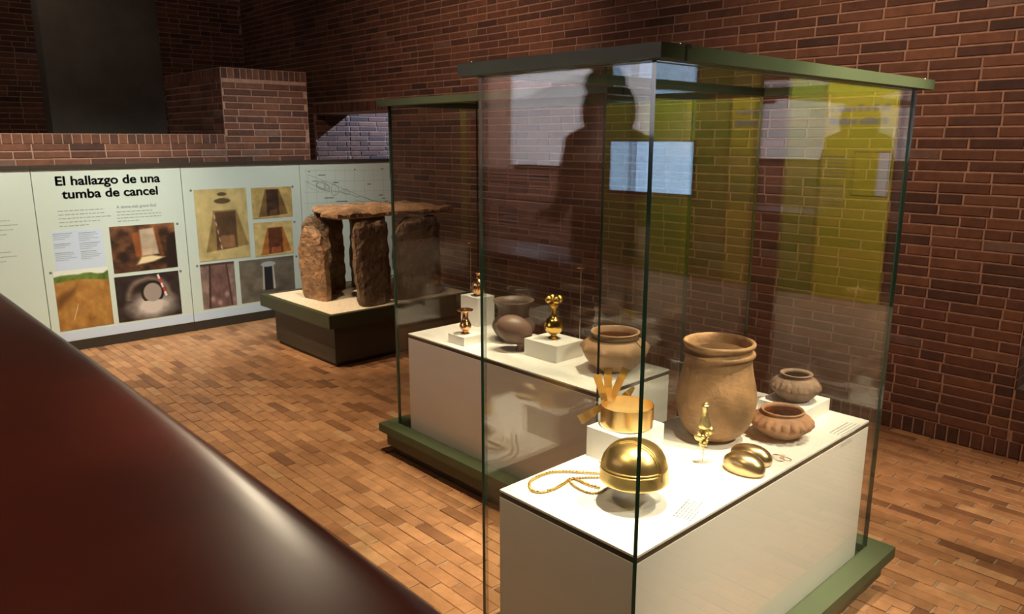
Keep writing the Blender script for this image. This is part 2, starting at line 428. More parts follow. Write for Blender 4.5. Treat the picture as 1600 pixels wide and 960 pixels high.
# raised walkway the visitor stands on, brick wall behind it with a white upper field
struct(box('floor_walkway', (-3.0, .10, -4.2, 6.5, -.004, .28), 'floor_mortar'))
bw = struct(box('wall_walkway', (-1.5, -1.206, -.5, 6.0, .28, 2.7), 'mortar'))
lay_bricks(bw, (-1.206, 0, 0), (0, 1, 0), (0, 0, 1), courses(-.4, 5.9, .3, 1.5), 'wall_brick', singles=0)

# ------------------------------------------------------------------ handrail wall in front of the camera
hr = tag(empty('handrail', (.28, 2.2, .0)), 'broad glossy dark red-brown wooden handrail cap along the walkway', 'handrail')
RZ, RX = 1.20, .462
pf = []
pf = [(.440, RZ-.068), (.452, RZ-.064), (.459, RZ-.054), (.462, RZ-.040), (.461, RZ-.028), (.457, RZ-.0185), (.450, RZ-.012), (.440, RZ-.0075), (.426, RZ-.0045), (.408, RZ-.0022), (.38, RZ-.0005)]
pf += [(.30, RZ+.0015), (.10, RZ), (.055, RZ-.012), (.045, RZ-.035), (.06, RZ-.068)]
v = []; f = []; n = len(pf); ys = np.linspace(-.6, 4.8, 28)
for y in ys: v += [(x-.28, y-2.2, z) for x, z in pf]
for i in range(len(ys)-1):
    for k in range(n): k2 = (k+1) % n; f.append((i*n+k, (i+1)*n+k, (i+1)*n+k2, i*n+k2))
f += [tuple(range(n)), tuple((len(ys)-1)*n+k for k in range(n))[::-1]]
mesh('rail_cap', v, f, 'rail_wood', hr, True)
box('supporting_wall', (-.15, .02, -2.7, 2.5, -.004, RZ-.066), 'dark_plaster', hr)

# ------------------------------------------------------------------ glass cases
def glass_case(x0, x1, y0, y1, label):
    r = tag(empty('glass_case', ((x0+x1)/2, (y0+y1)/2, 0)), label, 'display case')
    cx, cy = (x0+x1)/2, (y0+y1)/2; X0, X1, Y0, Y1 = x0-cx, x1-cx, y0-cy, y1-cy
    box('toe_plinth', (X0-.016, X1+.016, Y0-.016, Y1+.016, 0, .055), 'black_gap', r)
    box('lower_plinth', (X0-.046, X1+.046, Y0-.046, Y1+.046, .053, .131), 'green_dark', r, .002)
    q = MB(); o_ = .077; i_ = -.004       # base slab as a frame with a recess for the glass
    for (a0, a1, b0, b1) in ((X0-o_, X1+o_, Y0-o_, Y0-i_), (X0-o_, X1+o_, Y1+i_, Y1+o_), (X0-o_, X0-i_, Y0-i_, Y1+i_), (X1+i_, X1+o_, Y0-i_, Y1+i_)): q.box(a0, a1, b0, b1, .131, .176)
    bs = q.obj('base_slab', 'green_paint', r)
    box('recess', (X0-i_, X1+i_, Y0-i_, Y1+i_, .131, .150), 'black_gap', bs)
    t = .012; z0, z1 = .150, 1.8615
    def pane(b, ax):
        q = MB(); q.box(*b); o = mesh('glass_pane', q.v, q.f, None, r, mats=['glass', 'glass_edge'], fm=[1, 1, 0, 0, 1, 1] if ax == 'Y' else [1, 1, 1, 1, 0, 0])
        return o
    pane((X0, X1, Y0, Y0+t, z0, z1), 'Y'); pane((X0, X1, Y1-t, Y1, z0, z1), 'Y')
    pane((X0, X0+t, Y0+t, Y1-t, z0, z1), 'X'); pane((X1-t, X1, Y0+t, Y1-t, z0, z1), 'X')
    c = .039
    q = MB(); i_ = .036                   # cap: a ring frame around a glass roof
    for (a0, a1, b0, b1) in ((X0-c, X1+c, Y0-c, Y0+i_), (X0-c, X1+c, Y1-i_, Y1+c), (X0-c, X0+i_, Y0+i_, Y1-i_), (X1-i_, X1+c, Y0+i_, Y1-i_)): q.box(a0, a1, b0, b1, 1.862, 1.893)
    cap = q.obj('cap', 'green_paint', r)
    q = MB(); q.box(X0+i_, X1-i_, Y0+i_, Y1-i_, 1.876, 1.886); mesh('roof_pane', q.v, q.f, 'glass', r)
    # corner bracket of the opening leaf and the screws on top
    long_x = (X1-X0) > (Y1-Y0)
    bx0, by0 = (X0-c, Y0-c)
    q = MB(); q.box(bx0+.085, bx0+.092, by0-.0015, by0+.003, 1.861, 1.8935); q.box(bx0+.092, bx0+.104, by0-.0015, by0+.003, 1.887, 1.8945)
    q.obj('leaf_seam', 'black_gap', cap)
    for sx, sy in ((X0-.02, Y1), (X0+.05, Y0-.02), (X1, Y0-.02)):
        lathe('screw', [(.004, 1.893), (.004, 1.897), (.002, 1.899)], 'steel', cap, 10, loc=(sx, sy, 0))
    return r
AX0, AX1, AY0, AY1 = 1.354, 2.795, 1.013, 1.588
BX0, BX1, BY0, BY1 = 2.224, 2.804, 1.885, 3.311
glass_case(AX0, AX1, AY0, AY1, 'tall green-framed glass case holding the big urn and the gold helmet')
glass_case(BX0, BX1, BY0, BY1, 'tall green-framed glass case holding the four-balled gold flask and lobed bowl')
def display_box(x0, x1, y0, y1, zt, label):
    r = tag(empty('display_box', ((x0+x1)/2, (y0+y1)/2, .15)), label, 'plinth')
    cx, cy = (x0+x1)/2, (y0+y1)/2; b = (x0-cx, x1-cx, y0-cy, y1-cy)
    box('body', (*b, .0, zt-.15-.024), 'box_white', r, .0015)
    g = .003; box('shadow_gap', (b[0]+g, b[1]-g, b[2]+g, b[3]-g, zt-.15-.024, zt-.15-.007), 'black_gap', r)
    box('top_board', (*b, zt-.15-.007, zt-.15), 'top_white', r, .001)
    return r
ZA, ZB = .704, .702
dA = display_box(AX0+.012, 2.718, AY0+.012, 1.524, ZA, 'long white display box under the big urn and gold helmet')
dB = display_box(BX0+.012, 2.715, BY0+.012, 3.211, ZB, 'long white display box under the four-balled gold flask')

def riser(x0, x1, y0, y1, z, h, label, grp=None):
    o = box('riser_block', (x0-(x0+x1)/2, x1-(x0+x1)/2, y0-(y0+y1)/2, y1-(y0+y1)/2, 0, h), 'card_white', None, .001, loc=((x0+x1)/2, (y0+y1)/2, z))
    return tag(o, label, 'riser')
def captions(parent, c, along, down, n, wid, gap, th=.0011, mat='ink_grey', off=(0, 0, .0006), head=True):
    c = Vector(c)-parent.matrix_world.translation-parent.location if False else Vector(c)-parent.location
    a, d = Vector(along), Vector(down); nn = d.cross(a) if False else Vector(off); q = MB()
    for i in range(n):
        s = 0; w_ = wid*random.uniform(.72, 1.0)
        if i == n-1: w_ *= .6
        while s < w_:
            l = random.uniform(.006, .016)*max(1, wid/.16)
            l = min(l, w_-s+.001)
            p = c+a*s+d*(gap*i)+nn; t_ = th*(1.4 if head and i == 0 else 1)
            q.add([p, p+a*l, p+a*l+d*t_, p+d*t_], [(0, 1, 2, 3)]); s += l+.003*max(1, wid/.16)
    o = q.obj('caption_text', mat, parent); o['kind'] = 'stuff'; return o
captions(dA, (1.60, 1.085, ZA), (.97, .24, 0), (.24, -.97, 0), 6, .13, .0095, .0032, 'ink_plan')
captions(dA, (2.50, 1.07, ZA), (1, 0, 0), (0, -1, 0), 5, .17, .013, .003, 'ink_plan')
captions(dA, (1.93, 1.30, ZA), (1, 0, 0), (0, -1, 0), 3, .08, .008)
captions(dB, (2.33, 2.62, ZB), (0, -1, 0), (-1, 0, 0), 6, .22, .010)
captions(dB, (2.33, 2.28, ZB), (0, -1, 0), (-1, 0, 0), 7, .24, .010)
captions(dB, (2.30, 3.16, ZB), (0, -1, 0), (-1, 0, 0), 4, .12, .010)

# ------------------------------------------------------------------ case A: objects
U = (2.175, 1.325, ZA)
urn = tag(empty('urn', U), 'tall brown clay urn with flared rim beside the gold headband', 'urn')
prof = spline([(.030, 0), (.062, .004), (.098, .030), (.124, .080), (.133, .130), (.130, .175), (.119, .225), (.111, .265), (.110, .290), (.117, .296), (.118, .302), (.111, .308), (.108, .316), (.116, .326), (.119, .334), (.114, .340), (.105, .336), (.099, .315), (.098, .28), (.112, .20), (.118, .13), (.10, .06), (.05, .03), (.01, .028)], 3)
lathe('body', prof, 'clay_urn', urn, 64)
def notch(r, z, a): return (r*(1+.010*math.cos(a*46)), z)
lathe('notched_collar', [(.109, .291), (.1175, .294), (.1195, .299), (.1175, .304), (.109, .307)], 'clay_urn', urn, 138, notch)

riser(1.735, 1.935, 1.361, 1.516, ZA, .10, 'white riser block under the gold headband')
hb = tag(empty('headband', (1.838, 1.437, ZA+.101)), 'gold sheet headband with upright strips on a white riser', 'headband')
R_ = .084; v = []; f = []; N = 72
for (r2, z) in ((R_, .004), (R_+.0006, .035), (R_, .068), (R_-.0018, .068), (R_-.0018, .004)):
    for k in range(N): a_ = 2*math.pi*k/N; v.append((r2*math.cos(a_), r2*math.sin(a_), z))
for i in range(5):
    j = (i+1) % 5
    for k in range(N): k2 = (k+1) % N; f.append((i*N+k, i*N+k2, j*N+k2, j*N+k))
mesh('ring', v, f, 'gold_sheet', hb, True)
lathe('mount_ring', [(.079, 0), (.079, .004), (.070, .004), (.070, 0)], 'acrylic', hb, 40)
def strip(p0, p1, w0, w1, bend, name, nrm=None):
    p0, p1 = Vector(p0), Vector(p1); ax = (p1-p0); view = (Vector((-.62, -.62, .2))).normalized() if nrm is None else Vector(nrm)
    sd = ax.cross(view).normalized(); nn = sd.cross(ax).normalized(); q = MB(); K = 10
    vv = []
    for k in range(K+1):
        t = k/K; c = p0+ax*t+nn*bend*math.sin(t*math.pi)+nn*.0004*math.sin(t*17); h = (w0+(w1-w0)*t)/2
        for e in (-1, 1):
            for th in (-.0005, .0005): vv.append(c+sd*h*e+nn*th)
    ff = []
    for k in range(K):
        a0 = k*4; b0 = a0+4
        ff += [(a0, a0+2, b0+2, b0), (a0+1, b0+1, b0+3, a0+3), (a0, b0, b0+1, a0+1), (a0+2, a0+3, b0+3, b0+2)]
    ff += [(0, 1, 3, 2), (K*4, K*4+2, K*4+3, K*4+1)]
    return mesh(name, vv, ff, 'gold_sheet', hb, False)
# seen from the camera: screen-right = Rv, up = z
rr = Vector((Rv.x, Rv.y, 0))
bk = Vector((Fv.x, Fv.y, 0)).normalized()
def hbp(sx, z, d=.06): return rr*sx+bk*d+Vector((0, 0, z))
strip(hbp(-.066, .060, .045), hbp(-.094, .150, .05), .020, .026, -.004, 'upright_strip')
strip(hbp(-.056, .060, .052), hbp(-.058, .172, .055), .024, .026, .003, 'upright_strip')
strip(hbp(-.046, .060, .058), hbp(.000, .170, .06), .022, .026, .002, 'upright_strip')
strip(hbp(-.076, .050, .030), hbp(-.150, .006, .02), .020, .034, .004, 'side_strip')
strip(hbp(.005, .062, .085), hbp(.034, .095, .09), .030, .010, 0, 'side_strip')

HX, HY, HZ = 1.592, 1.213, ZA+.070
am = tag(empty('acrylic_mount', (HX, HY, ZA)), 'clear acrylic block holding up the gold helmet', 'mount')
box('block', (-.055, .055, -.055, .055, .0005, .070), 'acrylic', am)
hm = tag(empty('helmet', (HX, HY, HZ+.0006), math.radians(18)), 'domed gold helmet with raised ridges on a clear block', 'helmet')
dome = [(.0955, 0), (.0965, .004), (.0945, .022), (.0930, .040), (.0905, .048), (.083, .070), (.068, .090), (.047, .103), (.022, .110), (.001, .112), (.001, .109), (.045, .100), (.080, .066), (.089, .04), (.0925, .002)]
lathe('dome', spline(dome[:10], 3)+dome[10:], 'gold_satin', hm, 72)
def dome_pt(ang, z, lift=.0015):
    pr = dome[:10]
    for (r0, z0), (r1, z1) in zip(pr, pr[1:]):
        if z0 <= z <= z1: rr_ = r0+(r1-r0)*((z-z0)/(z1-z0+1e-9)); break
    else: rr_ = 0
    return Vector((math.cos(ang)*(rr_+lift), math.sin(ang)*(rr_+lift), z+lift*.3))
for off in (0, .010):
    pts = []
    for k in range(33):               # an arched ridge that runs over the crown from ear to ear
        t = -1+2*k/32; y = t*.090; z_ = math.sqrt(max(0, 1-(abs(t)*.985)**2.3))*.128
        x = -.030-off+.02*(1-abs(t))
        rad = math.hypot(x, y)
        # height of dome at that radius
        zz = next((z0+(z1-z0)*((r0-rad)/(r0-r1+1e-9)) for (r0, z0), (r1, z1) in zip(dome[1:10], dome[2:10]) if r1 <= rad <= r0), .045)
        pts.append(Vector((x, y, zz+.001)))
    tube('ridge', pts, .0022, 'gold_satin', hm, 8)
for z_ in (.045, .037):
    tube('ridge', [dome_pt(math.radians(118+k*4.0), z_, .0003) for k in range(32)], .0020, 'gold_satin', hm, 8)

def beads(name, pts2, z, r, mat, label, step=None):
    t = tag(empty(name, (*pts2[0], z)), label, 'necklace')
    P = spline([(a_, b_) for a_, b_ in pts2], 14)
    tube('thread', [(a_-pts2[0][0], b_-pts2[0][1], r*.8) for a_, b_ in P], r*.35, mat, t, 6)
    q = MB(); acc = 0; step = step or r*2.3
    for (a0, b0), (a1, b1) in zip(P, P[1:]):
        d = math.hypot(a1-a0, b1-b0)
        while acc < d:
            k = acc/d if d else 0
            vv, ff = ball_geo((a0+(a1-a0)*k-pts2[0][0], b0+(b1-b0)*k-pts2[0][1], r), r, 8, 6, (1, 1, random.uniform(.8, 1.05))); q.add(vv, ff)
            acc += step
        acc -= d
    o = q.obj('beads', mat, t, True); o['kind'] = 'stuff'
    return t
def gA(x, y): p = at(x, y, 'Z', ZA+.003); return (p.x, p.y)
beads('necklace', [gA(*p) for p in ((950, 741), (920, 740), (890, 738), (862, 739), (838, 747), (827, 757), (832, 768), (848, 770), (866, 765), (880, 757), (893, 749), (905, 752), (920, 759), (936, 763))], ZA+.0005, .0046, 'gold', 'long gold bead necklace looped in front of the headband riser', .0105)
beads('necklace', [gA(*p) for p in ((938, 747), (915, 747), (895, 749), (891, 754), (903, 764), (920, 771), (934, 771), (946, 765), (952, 762))], ZA+.0005, .0038, 'gold_bronze', 'short dark bronze bead string tucked beside the gold helmet')

fg = tag(empty('figure_pendant', (1.960, 1.228, ZA)), 'small pale gold figurine pendant on a pin before the urn', 'pendant')
box('acrylic_foot', (-.012, .012, -.012, .012, .0005, .030), 'acrylic', fg)
tube('pin', [(0, 0, .004), (0, 0, .05)], .0009, 'ink', fg, 6)
lathe('upper_figure', spline([(.003, .108), (.012, .112), (.019, .120), (.0195, .128), (.015, .142), (.011, .156), (.010, .170), (.012, .184), (.0115, .190), (.007, .194), (.008, .197), (.005, .200), (.001, .2)], 3), 'gold_pale', fg, 24)
q = MB()
for k in range(26):
    a_ = k*2.4; h = .050+.058*((k*7) % 26)/26; rr_ = .017*(.25+.75*(h-.05)/.058)
    vv, ff = ball_geo((rr_*math.cos(a_), rr_*math.sin(a_), h), random.uniform(.005, .009), 8, 6); q.add(vv, ff)
for sx in (-1, 1):
    vv, ff = ball_geo((Rv.x*.017*sx, Rv.y*.017*sx, .098-.010*sx*-1), .014, 12, 8); q.add(vv, ff)
q.obj('ornament_cluster', 'gold_pale', fg, True)

def shell(name, c, rz, tilt, L, W, H, label):
    t = tag(empty(name, c, rz), label, 'vessel half'); t.rotation_euler = (tilt, 0, rz)
    v = []; f = []; N = 40; K = 14
    for s_, k0 in ((1.0, 0), (.965, 1)):
        for i in range(K+1):
            ph = -.45+(math.pi/2+.45)*i/K
            for k in range(N):
                a_ = 2*math.pi*k/N; cc = math.cos(ph)
                egg = 1+.10*math.cos(a_)
                v.append((L*s_*cc*math.cos(a_), W*s_*cc*math.sin(a_)*egg, H*s_*(math.sin(ph)+.435)))
    off = (K+1)*N
    for i in range(K):
        for k in range(N):
            k2 = (k+1) % N; f.append((i*N+k, i*N+k2, (i+1)*N+k2, (i+1)*N+k)); f.append((off+i*N+k, off+(i+1)*N+k, off+(i+1)*N+k2, off+i*N+k2))
    for k in range(N): k2 = (k+1) % N; f.append((k, off+k, off+k2, k2))
    mesh('shell', v, f, 'gold_old', t, True)
    rim = [(L*.905*math.cos(2*math.pi*k/N), W*.905*math.sin(2*math.pi*k/N)*(1+.1*math.cos(2*math.pi*k/N)), .0018) for k in range(N)]
    tube('rim', rim, .0018, 'gold', t, 6, True)
    return t
shell('gold_vessel_half', (1.995, 1.105, ZA+.001), math.radians(-84), 0, .067, .042, .043, 'oval gold vessel half lying face down beside the pin figurine')
shell('gold_vessel_half', (2.078, 1.128, ZA+.001), math.radians(-80), 0, .067, .037, .040, 'oval gold vessel half lying between its twin and the red bowl')
for k, (dx, dy, tl) in enumerate(((0, 0, .5), (.014, -.018, .3), (.022, .006, .7))):
    r_ = .019-.002*k
    o = tube('gold_ring', [(r_*math.cos(2*math.pi*i/28), r_*math.sin(2*math.pi*i/28), 0) for i in range(28)], .0011, 'gold_sheet', None, 6, True, loc=(2.158+dx, 1.078+dy, ZA+.0012+math.sin(tl*.5)*r_))
    o.rotation_euler = (tl*.5, 0, k*1.1)
    tag(o, 'thin gold wire ring lying beside the oval gold vessel halves', 'ring', 'wire rings beside the oval vessel halves')

def lobes(n, amp, z0, z1, ph=0):
    def fn(r, z, a):
        if z0 < z < z1 and r > .02:
            e = math.sin(math.pi*(z-z0)/(z1-z0)); return (r*(1+amp*e*(abs(math.cos(a*n/2+ph))**.7-.5)), z)
        return (r, z)
    return fn
bw1 = tag(empty('bowl', (2.350, 1.172, ZA)), 'reddish clay bowl with lobed shoulder on the white display top', 'bowl')
pr1 = spline([(.02, 0), (.045, .001), (.070, .016), (.094, .040), (.1005, .052), (.094, .066), (.078, .080), (.070, .087), (.072, .094), (.068, .097), (.062, .092), (.062, .082), (.080, .066), (.086, .05), (.066, .025), (.03, .012), (.005, .011)], 4)
lathe('body', pr1, 'clay_orange', bw1, 96, lobes(20, .15, .030, .082))
riser(2.50, 2.700, 1.165, 1.345, ZA, .052, 'low white riser block under the dark carved bowl')
bw2 = tag(empty('bowl', (2.600, 1.255, ZA+.052)), 'dark carved clay bowl standing on a low white riser', 'bowl')
pr2 = spline([(.02, 0), (.046, .001), (.066, .016), (.086, .042), (.088, .055), (.076, .074), (.058, .086), (.052, .091), (.058, .098), (.056, .102), (.047, .100), (.044, .090), (.06, .08), (.076, .055), (.058, .02), (.01, .012)], 4)
def rough_lobes(r, z, a):
    if .035 < z < .085: return (r*(1+.05*math.sin(a*17)*math.sin(a*7)*math.sin(math.pi*(z-.035)/.05)+.02*math.sin(a*41+z*300)), z)
    return (r, z)
lathe('body', pr2, 'clay_dark', bw2, 110, rough_lobes)
gp = tag(empty('gold_ornament', (2.385, 1.385, ZA)), 'gold openwork ornament on a stand half hidden behind the urn', 'ornament')
q = MB()
for k in range(34):
    a_ = k*2.4; h = .03+.085*k/34
    vv, ff = ball_geo((.034*math.cos(a_)*(.5+.5*abs(math.sin(h*40))), .034*math.sin(a_)*(.5+.5*abs(math.sin(h*40))), h), .0075, 8, 6); q.add(vv, ff)
q.obj('openwork', 'gold', gp, True)
tube('stand', [(0, 0, 0), (0, 0, .06)], .004, 'gold', gp)

# ------------------------------------------------------------------ case B: objects
riser(2.285, 2.395, 2.806, 2.932, ZB, .045, 'small low white riser under the rose-gold bottle')
bt = tag(empty('lime_flask', (2.345, 2.868, ZB+.045)), 'small rose-gold flask with flat disc rim on a low riser', 'flask')
lathe('body', spline([(.018, 0), (.020, .001), (.014, .010), (.016, .016), (.028, .030), (.030, .044), (.024, .060), (.016, .076), (.0145, .096), (.017, .112), (.022, .117)], 4), 'gold_rose', bt, 32)
lathe('disc_rim', [(.012, .116), (.040, .119), (.0415, .123), (.036, .1255), (.015, .124), (.012, .119)], 'gold_rose', bt, 32)
riser(2.590, 2.710, 3.060, 3.205, ZB, .160, 'tall white riser block behind the dark flared pot')
rb = tag(empty('lime_flask', (2.648, 3.118, ZB+.160)), 'ribbed copper-gold flask on the tall white riser', 'flask')
lathe('body', spline([(.018, 0), (.020, .002), (.030, .015), (.037, .040), (.034, .068), (.022, .088), (.014, .096), (.013, .118), (.020, .126), (.018, .129), (.008, .128)], 4), 'gold_rose', rb, 96, lobes(12, .09, .004, .09))
pt = tag(empty('flared_pot', (2.560, 2.745, ZB)), 'dark brown clay pot with a wide flared neck', 'pot')
lathe('body', spline([(.03, 0), (.05, .001), (.082, .022), (.106, .058), (.108, .080), (.096, .106), (.081, .122), (.077, .140), (.082, .170), (.094, .192), (.104, .203), (.103, .207), (.095, .203), (.078, .185), (.072, .15), (.074, .125), (.09, .10), (.098, .07), (.07, .025), (.01, .012)], 4), 'clay_grey', pt, 64)
op = tag(empty('oval_vessel', (2.430, 2.600, ZB), math.radians(-50)), 'plum brown egg-shaped clay vessel leaning before the flared pot', 'vessel')
ov = ball('body', (0, 0, .100), .070, 'clay_plum', op, 40, 24, (1.30, .98, .98)); ov.data.transform(Matrix.Translation((0, 0, .100)) @ Matrix.Rotation(math.radians(22), 4, 'Y') @ Matrix.Translation((0, 0, -.100)))
lathe('foot', spline([(.026, 0), (.030, .002), (.024, .014), (.022, .030), (.030, .046)], 3), 'clay_plum', op, 30, loc=(.035, 0, 0))
q = MB(); q.add(*ball_geo((-.085, 0, .118), .013, 10, 8)); q.obj('spout_knob', 'clay_plum', op, True)
riser(2.412, 2.595, 2.300, 2.512, ZB, .078, 'white riser block under the four-balled gold flask')
pp = tag(empty('lime_flask', (2.512, 2.415, ZB+.078)), 'bright gold flask crowned with four balls on a riser', 'flask')
lathe('body', spline([(.026, 0), (.027, .002), (.020, .008), (.013, .016), (.018, .022), (.036, .034), (.046, .056), (.046, .070), (.036, .092), (.020, .104), (.015, .112), (.0135, .130), (.016, .152), (.022, .160), (.020, .166), (.010, .17)], 4), 'gold', pp, 48)
for k in range(4):
    a_ = math.pi/4+k*math.pi/2+.35; ball('ball', (.027*math.cos(a_), .027*math.sin(a_), .190), .0185, 'gold', pp)
bb = tag(empty('bowl', (2.535, 2.062, ZB+.0006)), 'large tan clay bowl with bossed shoulder and a cord', 'bowl')
def boss(r, z, a):
    if .075 < z < .135 and r > .12:
        return (r*(1+.085*math.exp(-((z-.103)/.017)**2)*max(0, math.cos(a*9))**2), z)
    return (r, z)
lathe('body', spline([(.04, 0), (.062, .001), (.095, .020), (.126, .052), (.142, .082), (.146, .100), (.138, .122), (.116, .138), (.103, .144), (.098, .152), (.100, .166), (.108, .171), (.106, .176), (.097, .174), (.090, .160), (.09, .145), (.12, .125), (.132, .09), (.10, .03), (.02, .014)], 4), 'clay_tan', bb, 108, boss)
tube('cord', [(.103*math.cos(2*math.pi*k/40), .103*math.sin(2*math.pi*k/40), .150) for k in range(40)], .0028, 'cord', bb, 6, True)
tube('hanging_cord', [Vector((Rv.x*s-Fv.x*d, Rv.y*s-Fv.y*d, h)) for s, d, h in ((.075, .085, .152), (.086, .092, .140), (.100, .098, .124), (.112, .096, .100))], .0022, 'cord', bb, 6)
def pin(px, ybase, ytop, X, label):
    p = at(px, ybase, 'X', X); h = at(px, ytop, 'X', X).z-ZB
    t = tag(empty('long_pin', (X, p.y, ZB)), label, 'pin')
    tube('rod', [(0, 0, 0), (0, 0, h*.55)], .0022, 'steel', t, 8); tube('shaft', [(0, 0, h*.5), (0, 0, h-.004)], .0018, 'gold_pale', t, 8)
    lathe('disc_head', [(.002, h-.008), (.015, h-.004), (.021, h-.002), (.0205, h), (.004, h+.003)], 'gold', t, 20)
pin(906, 520, 418, 2.66, 'long gold disc-headed pin standing behind the four-balled flask')
pin(736, 470, 379, 2.69, 'long gold disc-headed pin standing behind the tall riser')

# ------------------------------------------------------------------ stone slab grave on its plinth
CX0, CX1, CY0, CY1, CZ = 2.713, 4.12, 4.896, 6.043, .428
pl = tag(empty('slab_plinth', ((CX0+CX1)/2, (CY0+CY1)/2, 0)), 'low dark green plinth with a sand bed carrying stone slabs', 'plinth')
hx, hy = (CX1-CX0)/2, (CY1-CY0)/2
box('toe', (-hx+.10, hx-.10, -hy+.10, hy-.10, 0, .03), 'black_gap', pl)
box('body', (-hx+.085, hx-.085, -hy+.085, hy-.085, .03, CZ-.10), 'plinth_dark', pl, .002)
q = MB()
for b_ in ((-hx, hx, -hy, -hy+.045), (-hx, hx, hy-.045, hy), (-hx, -hx+.045, -hy+.045, hy-.045), (hx-.045, hx, -hy+.045, hy-.045)): q.box(*b_, CZ-.10, CZ)
q.obj('rim', 'green_dark', pl)
gx, gy = 48, 40; v = []; f = []
for j in range(gy+1):
    for i in range(gx+1):
        x = -hx+.04+(2*hx-.08)*i/gx; y = -hy+.04+(2*hy-.08)*j/gy
        e = min(i, gx-i, j, gy-j)
        v.append((x, y, CZ-.006+(.012*mnoise.noise(Vector((x*6, y*6, 0)))*min(1, e/3))))
for j in range(gy):
    for i in range(gx): k = j*(gx+1)+i; f.append((k, k+1, k+gx+2, k+gx+1))
sb = mesh('sand_bed', v, f, 'sand', pl, True)
def slab(name, c, rz, w0, h, t, outline, seed, mat, label, lean=0, leany=0, cat='stone slab'):
    """upright slab: outline = [(height fraction, left fraction, right fraction)]"""
    NZ, NX = 34, 16; v = []; rings = []
    for i in range(NZ+1):
        u = i/NZ
        for (a0, b0) in zip(outline, outline[1:]):
            if a0[0] <= u <= b0[0]: k = (u-a0[0])/(b0[0]-a0[0]+1e-9); l_ = a0[1]+(b0[1]-a0[1])*k; r_ = a0[2]+(b0[2]-a0[2])*k; break
        ring = []
        pts = [(l_+(r_-l_)*j/NX, -1) for j in range(NX+1)]+[(r_, 0)]+[(l_+(r_-l_)*(NX-j)/NX, 1) for j in range(NX+1)]+[(l_, 0)]
        for (x, s) in pts:
            e = min((x-l_), (r_-x))/(r_-l_+1e-9)
            th = t*.5*(1-.45*max(0, 1-e*7))*(1-.35*max(0, (u-.93)/.07))
            P = Vector((x*w0, s*th, u*h))
            d1 = mnoise.noise(Vector((P.x*9, P.y*7, P.z*4))+Vector((seed, 0, s*3))); d2 = mnoise.noise(P*22+Vector((0, seed, s*5)))
            step = math.floor(3*(mnoise.noise(Vector((P.x*4, seed+s*9, P.z*3)))+1))/3-1
            ring.append(P+Vector((d2*.010+mnoise.noise(Vector((seed, u*9, x)))*.012, s*(d1*.007+d2*.004+step*.006) if s else 0, (d1*.02+d2*.012)*(u**4))))
        rings.append(ring)
    n = len(rings[0]); v = [p for r_ in rings for p in r_]; f = []
    for i in range(NZ):
        for k in range(n): k2 = (k+1) % n; f.append((i*n+k, i*n+k2, (i+1)*n+k2, (i+1)*n+k))
    f.append(tuple(range(n))[::-1]); f.append(tuple(NZ*n+k for k in range(n)))
    o = mesh(name, v, f, mat, None, False, c)
    o.rotation_euler = (lean, leany, rz)
    return tag(o, label, cat)
ZS = CZ-.018
slab('stone_slab', (3.205, 5.040, ZS), math.radians(2), .325, .665, .075, [(0, -.36, .36), (.08, -.44, .44), (.5, -.50, .47), (.85, -.50, .46), (.97, -.46, .45), (1, -.42, .42)], 1.3, 'stone', 'upright brown stone slab standing alone in the sand at the front edge', math.radians(-3))
slab('stone_slab', (3.655, 5.075, ZS), math.radians(3), .47, .66, .09, [(0, -.46, .48), (.1, -.49, .5), (.45, -.50, .5), (.8, -.48, .5), (.92, -.40, .5), (1, -.22, .44)], 5.1, 'stone', 'wide upright stone slab seen through the glass of the flask case', math.radians(-2))
slab('stone_slab', (2.985, 5.555, ZS), math.radians(-78), .31, .61, .09, [(0, -.40, .44), (.1, -.48, .5), (.4, -.5, .5), (.7, -.46, .47), (.88, -.30, .36), (1, -.12, .10)], 9.7, 'stone_warm', 'rounded tan stone slab set edgeways at the end of the grave', math.radians(4))
slab('stone_slab', (3.115, 5.760, ZS), math.radians(-62), .30, .65, .08, [(0, -.45, .45), (.5, -.5, .5), (.9, -.46, .44), (1, -.3, .34)], 14.2, 'stone', 'brown stone slab standing behind the rounded tan slab')
slab('stone_slab', (3.262, 5.800, ZS), math.radians(2), .295, .70, .07, [(0, -.47, .40), (.4, -.5, .44), (.7, -.48, .40), (1, -.45, .42)], 21.4, 'stone', 'dark stone slab in the back row under the lid stone, nearer the tan slab')
slab('stone_slab', (3.625, 5.780, ZS), math.radians(-1), .36, .70, .07, [(0, -.47, .48), (.4, -.5, .5), (.7, -.45, .48), (1, -.48, .46)], 27.9, 'stone', 'dark stone slab in the back row, at the end away from the tan slab')
